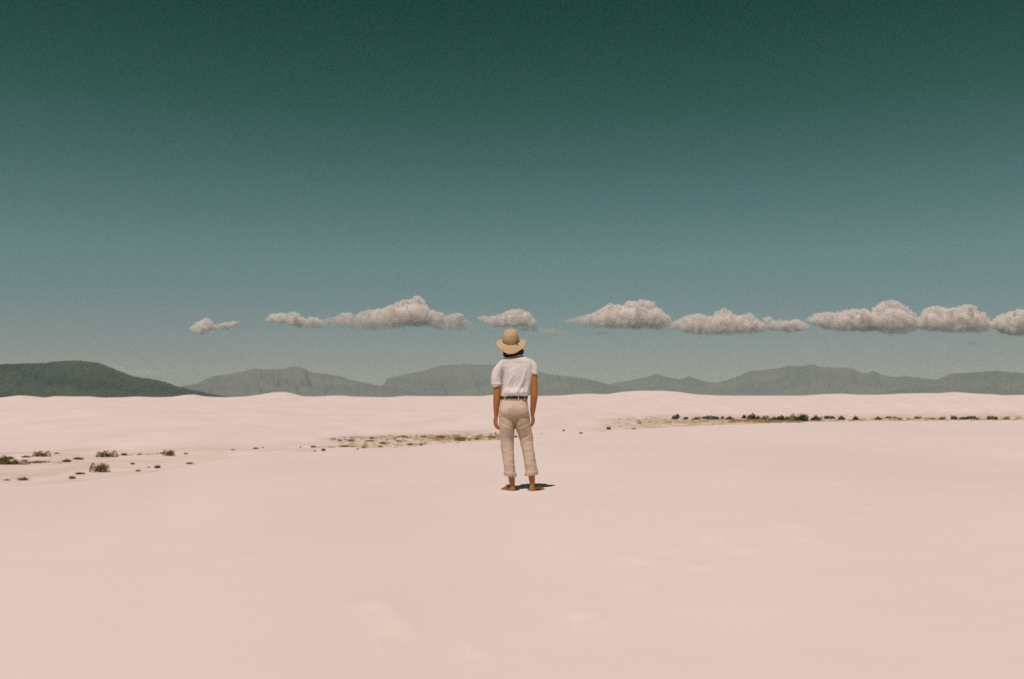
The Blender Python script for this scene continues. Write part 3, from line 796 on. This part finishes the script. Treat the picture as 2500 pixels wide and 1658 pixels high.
def foot(hx, ang):
    d = Vector((math.sin(ang), math.cos(ang), 0)); q = Vector((d.y, -d.x, 0))
    h0 = Vector((hx, -.015, .0))
    P_ = [(0.0, .022, .028, .022), (.05, .030, .030, .030), (.10, .034, .036, .034), (.15, .024, .042, .024), (.19, .017, .044, .017), (.215, .013, .040, .012)]
    R_ = []
    for s_, z_, w_, h_ in P_:
        c = h0 + d * s_; R_.append((c.x, c.y, z_, w_, h_))
    tube(bm, R_, ref=Vector((0, 0, 1)), seg=18)
    ball(bm, h0 + Vector((0, 0, .024)), (.028, .030, .026))
    for i in range(5):
        off = (-2 + i) * .0165; L_ = .245 - abs(i - (1 if ang < 0 else 3)) * .012
        side = (1 if ang < 0 else -1)
        rt = .0125 if (i == (4 if ang < 0 else 0)) else .0085
        c0_ = h0 + d * .205 + q * off; c1_ = h0 + d * L_ + q * off * 1.08
        tube(bm, [(c0_.x, c0_.y, .013, rt, rt), (c1_.x, c1_.y, .009, rt * .9, rt * .9)], seg=8, ref=Vector((0, 0, 1)))
foot(X(1251.5), R(-24)); foot(X(1298), R(30))
# arms
def arm(rows): tube(bm, rows, seg=16)
arm([(X(1226), -.01, Zp(890), .036, .042), (X(1216), -.018, Zp(912), .041, .046), (X(1214.5), -.022, Zp(940), 0.0418, 0.0445), (X(1213.8), -.022, Zp(962), 0.0418, 0.0435),
     (X(1212.5), -.010, Zp(982), 0.0385, 0.0403), (X(1211.5), .005, Zp(1000), 0.0308, 0.0329), (X(1211), .016, Zp(1014), .021, .028), (X(1211), .020, Zp(1019), .021, .029)])
arm([(X(1294), -.01, Zp(889), .036, .042), (X(1303), -.018, Zp(910), .036, .044), (X(1304.5), -.022, Zp(940), 0.0374, 0.0424), (X(1304), -.022, Zp(962), 0.0407, 0.0424),
     (X(1302.5), -.010, Zp(982), 0.0363, 0.0392), (X(1300.8), .005, Zp(1000), 0.0297, 0.0329), (X(1300), .016, Zp(1012), .021, .027), (X(1300), .020, Zp(1016), .021, .029)])
def hand(wx, wz, s, rotz, curl):
    """hanging hand: thumb towards the front, palm towards the thigh; s = outward sign"""
    Rz = Matrix.Rotation(rotz, 3, 'Z')
    def q(x, y, z): 
        v = Rz @ Vector((x, y, 0)); return Vector((wx + v.x, .024 + v.y, wz + z))
    def tb(pts, rs):
        tube(bm, [(*q(*p), r, r) for p, r in zip(pts, rs)], k=3, seg=8)
    # palm: three overlapping bars along the metacarpals
    for j, y in enumerate((-.030, -.010, .011, .031)):
        tube(bm, [(*q(0, y * .62, .006), .013, .014), (*q(s * .006, y * .9, -.04), .014, .014), (*q(s * .004, y, -.082 + abs(j - 2) * .003), .0115, .0115)], seg=10)
    L = (.058, .072, .078, .070)
    for j, y in enumerate((-.031, -.010, .011, .032)):
        l_ = L[j]; z0 = -.082 + abs(j - 2) * .003; c = curl * (1.25 - .12 * j)
        p = [Vector((s * .004, y, z0 + .008))]; ang = .15
        for seg_, f_ in ((.44, .45), (.32, .85), (.24, .75)):
            ang += c * f_
            p.append(p[-1] + Vector((-s * math.sin(ang), 0, -math.cos(ang))) * l_ * seg_ * 1.12)
        tb([tuple(v) for v in p], (.0095, .0088, .0080, .0066))
    tb([(-s * .002, .022, -.008), (-s * .012, .044, -.034), (-s * .018, .050, -.060), (-s * .022, .044, -.082)], (.014, .012, .010, .0085))
hand(X(1211), Zp(1018), -1, R(24), .55)
hand(X(1300), Zp(1015), 1, R(-18), .75)
body_me = finish(bm, 0.0042, 3)
co = vco(body_me); no = vno(body_me)
disp = np.array([mnoise.noise(Vector(p) * 24) * .0010 for p in co])
setco(body_me, co + no * disp[:, None])
skin = mat('tanned_skin', (0.40, 0.150, 0.050), rough=.55, spec=.3, color2=(0.48, 0.19, 0.070), vscale=9, sss=.12)
person = link('person', body_me, skin); person.location = PERSON
tag(person, 'barefoot person seen from behind in tan sun hat, white shirt and rolled beige trousers', 'person')

def fold(co, no, folds, side=-1):
    """ridges (amp>0) or creases (amp<0) along photo-plane segments on the side of the cloth with normal.y*side > 0"""
    d = np.zeros(len(co))
    for (x0, y0, x1, y1, wpx, amp, *bend) in folds:
        ax, az, bx, bz = X(x0), Zp(y0), X(x1), Zp(y1); w = wpx / PS
        vx, vz = bx - ax, bz - az; L2 = vx * vx + vz * vz
        px_, pz_ = co[:, 0] - ax, co[:, 2] - az
        t_ = np.clip((px_ * vx + pz_ * vz) / L2, 0, 1)
        off = (bend[0] if bend else 0) / PS * np.sin(t_ * math.pi)
        ln = math.sqrt(L2); nx, nz = -vz / ln, vx / ln
        dx = px_ - t_ * vx - nx * off; dz = pz_ - t_ * vz - nz * off
        dist = np.sqrt(dx * dx + dz * dz)
        d += amp * np.exp(-(dist / w) ** 2) * (0.35 + 0.65 * np.sin(np.clip(t_ * .9 + .05, 0, 1) * math.pi))
    m_ = np.clip(side * no[:, 1] * 1.6 + .1, 0, 1)
    return d * m_

# --- shirt
bm = bmesh.new()
hloft(bm, [(X(1256), .0, Zp(967), .140, .102), (X(1257), -.006, Zp(963), .153, .120), (X(1259.5), -.012, Zp(957), .160, .132), (X(1262), -.004, Zp(945), .161, .118),
           (X(1263.5), -.008, Zp(928), .165, .120), (X(1264), -.012, Zp(912), .168, .122), (X(1263), -.016, Zp(898), .176, .118), (X(1261.5), -.018, Zp(887), .186, .104),
           (X(1260), -.022, Zp(880), .172, .100), (X(1258.5), -.022, Zp(874), .138, .092), (X(1260), -.011, Zp(870), .104, .068), (X(1263), -.008, Zp(867), .062, .054)], n_=2.25)
tube(bm, [(X(1227), -.012, Zp(887), .046, .064), (X(1217.5), -.016, Zp(901), .055, .066), (X(1212.5), -.018, Zp(915), .058, .066), (X(1211.5), -.020, Zp(930), .059, .067), (X(1212), -.021, Zp(936), .057, .066)], seg=22)
tube(bm, [(X(1291), -.012, Zp(883), .045, .062), (X(1300), -.016, Zp(891), .049, .063), (X(1303.5), -.018, Zp(899), .046, .060), (X(1304), -.020, Zp(908), .043, .056)], seg=22)
shirt_me = finish(bm, 0.0058, 4)
co = vco(shirt_me); no = vno(shirt_me)
d = fold(co, no, [
    (1236, 962, 1254, 915, 3.2, .012, 4), (1256, 962, 1283, 903, 3.2, .014, -4), (1246, 962, 1262, 925, 2.2, -.007, 3), (1268, 962, 1288, 925, 2.6, -.006),
    (1228, 958, 1244, 950, 3.5, .010), (1224, 965, 1240, 962, 4, .012), (1272, 964, 1278, 945, 2.5, .006), (1284, 962, 1291, 935, 2.5, .007),
    (1228, 915, 1222, 890, 2.4, -.005), (1226, 935, 1228, 905, 2.0, -.003), (1300, 912, 1297, 888, 2.2, -.008), (1232, 905, 1262, 893, 3, -.004), (1270, 895, 1296, 903, 2.5, -.004),
    (1236, 895, 1240, 930, 2.2, -.004), (1246, 930, 1252, 955, 2.0, -.004), (1262, 950, 1266, 962, 1.8, -.005), (1240, 880, 1252, 892, 3, .003),
    (1206, 925, 1218, 912, 2.5, .004), (1208, 934, 1220, 928, 2, -.004), (1204, 912, 1214, 905, 2.5, -.003)])
low = np.clip((Zp(945) - co[:, 2]) / (Zp(945) - Zp(970)), 0, 1)
ang = np.arctan2(co[:, 0] - X(1259), co[:, 1])
d += low ** 1.3 * (1 - sstep((low - .8) / .15)) * .005 * np.sin(ang * 17 + 2 * np.sin(ang * 3))
nz = np.array([mnoise.fractal(Vector((p[0] * 9, p[1] * 9, p[2] * 5)), 1, 2, 3) for p in co])
d += nz * .0045
setco(shirt_me, co + no * d[:, None])
cloth = mat('white_cotton', (0.76, 0.725, 0.70), rough=.95, spec=.1, color2=(0.82, 0.78, 0.755), vscale=8, bump=.003, bscale=55, trans=.08)
shirt = link('shirt', shirt_me, cloth, person)
# sleeve hems and collar as sub-parts
bm = bmesh.new()
def ring_band(bm, c, u, v, h, th, up, seg=40):
    """closed strip round an ellipse"""
    vs = []
    for i in range(seg):
        a = 2 * math.pi * i / seg; o_ = u * math.cos(a) + v * math.sin(a); nn = o_.normalized()
        vs.append([bm.verts.new(c + o_ + nn * th * k1 + up * h * k2) for k1, k2 in ((0, 0), (1, 0.12), (1, .88), (0, 1))])
    for i in range(seg):
        a, b_ = vs[i], vs[(i + 1) % seg]
        for j in range(4): bm.faces.new((a[j], a[(j + 1) % 4], b_[(j + 1) % 4], b_[j]))
cu = Vector((.057, 0, .006)); cv = Vector((0, .060, -.010))
ring_band(bm, Vector((X(1263), -.006, Zp(872))), cu, cv, .030, .004, Vector((-.10, .12, 1)).normalized())
ring_band(bm, Vector((X(1263), -.006, Zp(871.5))), cu * 1.04, cv * 1.06, .014, .005, Vector((0, 0, 1)))
me = bpy.data.meshes.new('collar'); bm.to_mesh(me); bm.free()
cloth2 = mat('shaded_collar_cotton', (0.60, 0.58, 0.54), rough=.95, spec=.1)  # greyer than the shirt: the shade at the neck is put into this colour
col = link('collar', me, cloth2, shirt)
for (cx_, cz_, rx_, ry_, cy_) in ((1212, 938, .058, .067, -.021), (1304, 911, .043, .056, -.020)):
    bm = bmesh.new(); ring_band(bm, Vector((X(cx_), cy_, Zp(cz_))), Vector((rx_, 0, 0)), Vector((0, ry_, 0)), .020, .003, Vector((0, 0, 1)))
    me = bpy.data.meshes.new('sleeve_hem'); bm.to_mesh(me); bm.free(); link('sleeve_hem', me, cloth, shirt)

# --- trousers
bm = bmesh.new()
hloft(bm, [(X(1255), .0, Zp(967.5), .143, .104), (X(1255), -.002, Zp(975), .146, .108), (X(1254.5), -.008, Zp(987), .158, .122), (X(1254), -.014, Zp(1000), .166, .130),
           (X(1255), -.010, Zp(1015), .172, .126), (X(1256), .004, Zp(1025), .150, .100), (X(1256.5), .008, Zp(1035), .105, .070), (X(1256.5), .010, Zp(1042), .050, .040)], n_=2.3)
hloft(bm, [(X(1237), -.004, Zp(1014), .078, .116), (X(1237.5), -.008, Zp(1034), .088, .124), (X(1237.8), -.006, Zp(1048), .084, .114), (X(1238), .004, Zp(1069), .075, .086), (X(1239), .004, Zp(1095), .070, .080),
           (X(1240.5), -.002, Zp(1112), .067, .076), (X(1243.5), -.012, Zp(1135), .062, .074), (X(1245), -.012, Zp(1150), .060, .072), (X(1246), -.010, Zp(1158), .056, .066)], n_=2.2)
hloft(bm, [(X(1275), -.004, Zp(1014), .080, .116), (X(1276), -.008, Zp(1034), .089, .124), (X(1278.5), -.006, Zp(1048), .086, .114), (X(1283), .004, Zp(1062), .080, .088), (X(1286.5), .004, Zp(1082), .072, .080),
           (X(1290.5), -.002, Zp(1105), .066, .076), (X(1294.5), -.012, Zp(1130), .067, .074), (X(1297), -.012, Zp(1146), .066, .074), (X(1297), -.010, Zp(1155), .058, .066)], n_=2.2)
for s, bx in ((-1, 1240), (1, 1273)):
    ball(bm, Vector((X(bx), -.066, Zp(1003))), (.082, .088, .085))
tr_me = finish(bm, 0.0060, 4)
co = vco(tr_me); no = vno(tr_me)
d = fold(co, no, [
    (1256, 1000, 1257, 1040, 3.0, -.016), (1222, 1027, 1248, 1040, 3.0, -.012, -2), (1264, 1042, 1292, 1026, 3.0, -.012, -3), (1222, 1034, 1246, 1048, 3, .007),
    (1229, 1048, 1252, 1040, 2.2, -.006), (1268, 1052, 1294, 1040, 2.4, -.006), (1266, 1040, 1290, 1018, 3, -.004),
    (1226, 985, 1252, 1000, 2.2, .005), (1252, 1000, 1284, 992, 2.2, .004), (1224, 1000, 1240, 1016, 2.2, .004),
    (1272, 1082, 1296, 1064, 3, .010, 5), (1274, 1088, 1298, 1074, 2.6, -.008, 5), (1276, 1096, 1300, 1090, 2.5, .007), (1278, 1104, 1302, 1100, 2.2, -.006),
    (1226, 1098, 1252, 1106, 2.6, .006), (1226, 1106, 1252, 1098, 2.2, -.005), (1226, 1076, 1248, 1084, 2.6, -.004), (1232, 1122, 1254, 1128, 2.4, -.006),
    (1232, 1130, 1256, 1136, 2.2, .006), (1282, 1120, 1306, 1126, 2.6, -.006), (1284, 1130, 1308, 1134, 2.2, .006), (1246, 1060, 1250, 1095, 2.2, -.004),
    (1296, 1050, 1299, 1080, 1.8, .008), (1234, 1050, 1232, 1095, 2.4, .004), (1284, 975, 1289, 1000, 2.2, -.006), (1240, 1018, 1248, 1034, 2.4, -.004)]) * 0.45
nz = np.array([mnoise.fractal(Vector((p[0] * 13, p[1] * 13, p[2] * 11 + 4)), 1, 2, 4) for p in co])
d += nz * .0048 * np.clip((1.02 - co[:, 2]) / .1, .3, 1)
setco(tr_me, co + no * d[:, None])
linen = mat('beige_canvas', (0.585, 0.465, 0.365), rough=.95, spec=.1, color2=(0.65, 0.525, 0.425), vscale=5, bump=.003, bscale=60)
linen_d = mat('waistband_canvas', (0.43, 0.345, 0.215), rough=.95, spec=.1, color2=(0.49, 0.40, 0.26), vscale=9, bump=.002, bscale=60)
# darker brown patch over the seat and upper thighs, with a noisy edge
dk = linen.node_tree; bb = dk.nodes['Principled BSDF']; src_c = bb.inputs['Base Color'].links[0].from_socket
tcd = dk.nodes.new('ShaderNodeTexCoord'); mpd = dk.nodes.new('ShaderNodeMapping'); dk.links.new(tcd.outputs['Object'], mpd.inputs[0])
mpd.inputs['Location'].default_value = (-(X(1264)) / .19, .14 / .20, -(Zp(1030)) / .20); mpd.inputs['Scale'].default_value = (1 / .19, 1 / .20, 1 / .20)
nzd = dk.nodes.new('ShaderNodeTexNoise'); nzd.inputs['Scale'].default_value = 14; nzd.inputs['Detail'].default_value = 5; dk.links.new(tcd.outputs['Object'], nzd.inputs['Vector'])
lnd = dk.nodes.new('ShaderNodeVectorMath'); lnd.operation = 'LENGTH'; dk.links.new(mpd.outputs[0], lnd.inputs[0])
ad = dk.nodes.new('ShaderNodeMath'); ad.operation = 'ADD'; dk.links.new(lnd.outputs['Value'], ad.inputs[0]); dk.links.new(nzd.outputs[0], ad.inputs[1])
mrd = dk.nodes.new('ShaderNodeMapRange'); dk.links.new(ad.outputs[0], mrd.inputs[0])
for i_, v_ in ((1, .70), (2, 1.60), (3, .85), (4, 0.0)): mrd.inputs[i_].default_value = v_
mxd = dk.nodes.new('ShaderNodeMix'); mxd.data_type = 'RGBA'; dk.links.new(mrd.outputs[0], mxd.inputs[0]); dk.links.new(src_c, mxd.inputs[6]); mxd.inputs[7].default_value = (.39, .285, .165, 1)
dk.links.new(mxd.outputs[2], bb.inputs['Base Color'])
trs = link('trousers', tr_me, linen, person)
# waistband, belt loops, cuffs, back pockets
bm = bmesh.new(); ring_band(bm, Vector((X(1255), -.001, Zp(977))), Vector((.147, 0, 0)), Vector((0, .111, 0)), .040, .004, Vector((0, 0, 1)), 56)
me = bpy.data.meshes.new('waistband'); bm.to_mesh(me); bm.free(); link('waistband', me, linen_d, trs)
def cuff(cx_, cy_, cz_, rx_, ry_, h, seed):
    bm = bmesh.new(); seg = 40; rows = []
    prof = [(-.006, 0), (.006, .0), (.014, .15), (.016, .5), (.012, .85), (.003, 1.0), (-.008, .95)]
    for i in range(seg):
        a = 2 * math.pi * i / seg; ca, sa = math.cos(a), math.sin(a); rr3 = []
        for k_, (o_, z_) in enumerate(prof):
            w_ = mnoise.noise(Vector((ca * 1.6 + seed, sa * 1.6, z_ * 1.2))) * .010
            hh = h * (1 + .28 * mnoise.noise(Vector((ca * 1.3, sa * 1.3, seed * 3.3))))
            rr3.append(bm.verts.new(Vector((X(cx_) + ca * (rx_ + o_ + w_), cy_ + sa * (ry_ + o_ + w_), Zp(cz_) + z_ * hh + .06 * ca * (-.12 if cx_ < 1260 else .12)))))
        rows.append(rr3)
    for i in range(seg):
        a, b_ = rows[i], rows[(i + 1) % seg]
        for j in range(len(prof)): bm.faces.new((a[j], a[(j + 1) % len(prof)], b_[(j + 1) % len(prof)], b_[j]))
    me = bpy.data.meshes.new('rolled_cuff'); bm.to_mesh(me); bm.free()
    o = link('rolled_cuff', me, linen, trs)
cuff(1245.5, -.011, 1160, .057, .066, .064, 1.0); cuff(1297.3, -.011, 1157, .060, .066, .064, 2.2)
for lx in (1233, 1265.5, 1281):
    bm = bmesh.new(); 
    a = (X(lx) - X(1255)) / .152; yy = -.001 - .118 * math.sqrt(max(0, 1 - a * a)) 
    m_ = Matrix.Translation((X(lx), yy, Zp(970.5))) @ Matrix.Rotation(-math.asin(a) * -1 * .8, 4, 'Z') @ Matrix.Diagonal((.011, .007, .048, 1))
    bmesh.ops.create_cube(bm, size=1, matrix=m_)
    bmesh.ops.bevel(bm, geom=list(bm.edges), offset=.0015, segments=1, affect='EDGES')
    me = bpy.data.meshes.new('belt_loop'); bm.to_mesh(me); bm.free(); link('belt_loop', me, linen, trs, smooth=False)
# --- belt
bm = bmesh.new(); ring_band(bm, Vector((X(1255), -.001, Zp(972.2))), Vector((.1475, 0, 0)), Vector((0, .1125, 0)), .029, .0075, Vector((0, 0, 1)), 56)
me = bpy.data.meshes.new('belt'); bm.to_mesh(me); bm.free()
leather = mat('black_leather', (0.018, 0.022, 0.018), rough=.5, spec=.4)
belt = link('belt', me, leather, person)
bm = bmesh.new(); bmesh.ops.create_cube(bm, size=1, matrix=Matrix.Translation((X(1255), .119, Zp(968))) @ Matrix.Diagonal((.05, .006, .036, 1)))
me = bpy.data.meshes.new('buckle'); bm.to_mesh(me); bm.free()
link('buckle', me, mat('buckle_brass', (.5, .4, .2), rough=.35), belt, smooth=False)

# --- hair: dark bob to the collar
bm = bmesh.new()
hloft(bm, [(X(1251), .006, Zp(826), .060, .070), (X(1251), .004, Zp(834), .080, .080), (X(1252), .004, Zp(846), .088, .084), (X(1253), .000, Zp(853), .106, .088),
           (X(1253), -.004, Zp(859), .110, .094), (X(1251.5), -.006, Zp(865), .098, .086), (X(1249), -.008, Zp(869), .075, .070)], n_=2.2, seg=48)
hair_me = finish(bm, .006, 2)
co = vco(hair_me); no = vno(hair_me)
# leave the face free
face = np.clip((co[:, 1] - .045) / .03, 0, 1)
co[:, 1] -= face * (co[:, 1] - .045) * .98
ang = np.arctan2(co[:, 0] - X(1252), -co[:, 1])
d = .006 * np.sin(ang * 23 + np.sin(co[:, 2] * 60)) + .004 * np.sin(ang * 47 + 1)
setco(hair_me, co + no * d[:, None])
hairm = mat('black_hair', (0.012, 0.009, 0.008), rough=.6, spec=.25, color2=(0.02, 0.015, 0.012), vscale=30, stretch=(1, 1, .1))
hair = link('hair', hair_me, hairm, person)
hr = random.Random(3); V = []; F = []
for i in range(420):
    a = hr.uniform(-2.3, 2.3); rx = .108; ry = .090
    x = X(1252.5) + math.sin(a) * rx; y = -.003 - math.cos(a) * ry; z0 = Zp(856); 
    L_ = hr.uniform(.040, .072) * (1.0 - .25 * max(0, math.sin(a)))
    p0 = Vector((x * 1.0, y, z0)); p1 = p0 + Vector((math.sin(a) * .004, -math.cos(a) * .004, -L_ * .55)); p2 = p0 + Vector((-math.sin(a) * .014 + hr.gauss(0, .008), math.cos(a) * .014, -L_))
    s = Vector((math.cos(a), math.sin(a), 0)) * .0022; k = len(V)
    V += [p0 - s, p0 + s, p1 + s, p1 - s, p2]; F += [(k, k + 1, k + 2, k + 3), (k + 3, k + 2, k + 4)]
st = link('loose_strands', raw_mesh('loose_strands', V, F), hairm, hair); tag(st, kind='stuff')

# --- sun hat
straw = mat('tan_straw', (0.50, 0.36, 0.22), rough=.9, spec=.1, color2=(0.60, 0.45, 0.29), vscale=90, bump=.002, bscale=160, stretch=(1, 1, 3))
band_m = mat('olive_hat_band', (0.36, 0.255, 0.105), rough=.9, spec=.1, color2=(0.43, 0.31, 0.14), vscale=60)
hatroot = bpy.data.objects.new('sun_hat', None); C.objects.link(hatroot); hatroot.parent = person
hatroot.location = Vector((X(1247.5), -.012, Zp(832.5)))
hatroot.rotation_euler = (R(24), R(-3), 0)
seg = 72
def lathe(name, prof, m, wob=0.0, cap=False):
    V = []; F = []
    n = len(prof)
    for i in range(seg):
        a = 2 * math.pi * i / seg
        for (r_, z_, *q) in prof:
            w_ = 1 + wob * mnoise.noise(Vector((math.cos(a) * 1.4, math.sin(a) * 1.4, z_ * 9)))
            V.append((math.cos(a) * r_ * w_ * .97, math.sin(a) * r_ * w_ * 1.10, z_))
    for i in range(seg):
        for j in range(n - 1):
            F.append((i * n + j, ((i + 1) % seg) * n + j, ((i + 1) % seg) * n + j + 1, i * n + j + 1))
    me = raw_mesh(name, V, F); bm_ = bmesh.new(); bm_.from_mesh(me); bmesh.ops.remove_doubles(bm_, verts=bm_.verts, dist=1e-5)
    bmesh.ops.recalc_face_normals(bm_, faces=bm_.faces); bm_.to_mesh(me); bm_.free()
    return link(name, me, m, hatroot)
cr = lathe('crown', [(.0925, -.004), (.092, .02), (.090, .05), (.088, .075), (.083, .098), (.073, .116), (.055, .130), (.034, .1375), (.012, .140), (.0005, .1402)], straw, .045)
sd = cr.modifiers.new('s', 'SOLIDIFY'); sd.thickness = .003
bd = lathe('hat_band', [(.0955, .001), (.0962, .006), (.0948, .026), (.0935, .044), (.0915, .048)], band_m, .03)
# brim: droops low at the back, flares at the sides
n = 14; V = []; F = []
for i in range(seg):
    a = 2 * math.pi * i / seg; ca, sa = math.cos(a), math.sin(a)          # a = -90deg is the back
    back = max(0, -sa); frontt = max(0, sa)
    for j in range(n):
        s = j / (n - 1); r_ = .0915 + s * (.072 + .006 * back)
        dr = .012 + .062 * back ** 1.5 + .020 * frontt - .012 * abs(ca) ** 3
        z_ = -.003 - dr * (s ** 1.25) + .0045 * s * mnoise.noise(Vector((ca * 2.3, sa * 2.3, 5.1))) * 2 + .004 * s * math.sin(a * 5 + 1)
        V.append((ca * r_ * 1.0, sa * r_ * 1.06, z_))
for i in range(seg):
    for j in range(n - 1):
        F.append((i * n + j, i * n + j + 1, ((i + 1) % seg) * n + j + 1, ((i + 1) % seg) * n + j))
br = link('brim', raw_mesh('brim', V, F), straw, hatroot)
sd = br.modifiers.new('s', 'SOLIDIFY'); sd.thickness = .004; sd.offset = 0
# knot tail of the band, at the right of the back
bm = bmesh.new()
a = R(-52)
kc = Vector((math.cos(a) * .099, math.sin(a) * .109, .012))
tube(bm, [(kc.x, kc.y, .022, .007, .009), (kc.x + .006, kc.y - .006, .006, .006, .008), (kc.x + .014, kc.y - .014, -.012, .003, .007)], seg=10)
me = bpy.data.meshes.new('band_tail'); bm.to_mesh(me); bm.free()
link('band_tail', me, mat('dark_ribbon', (.10, .07, .035), rough=.9), hatroot)
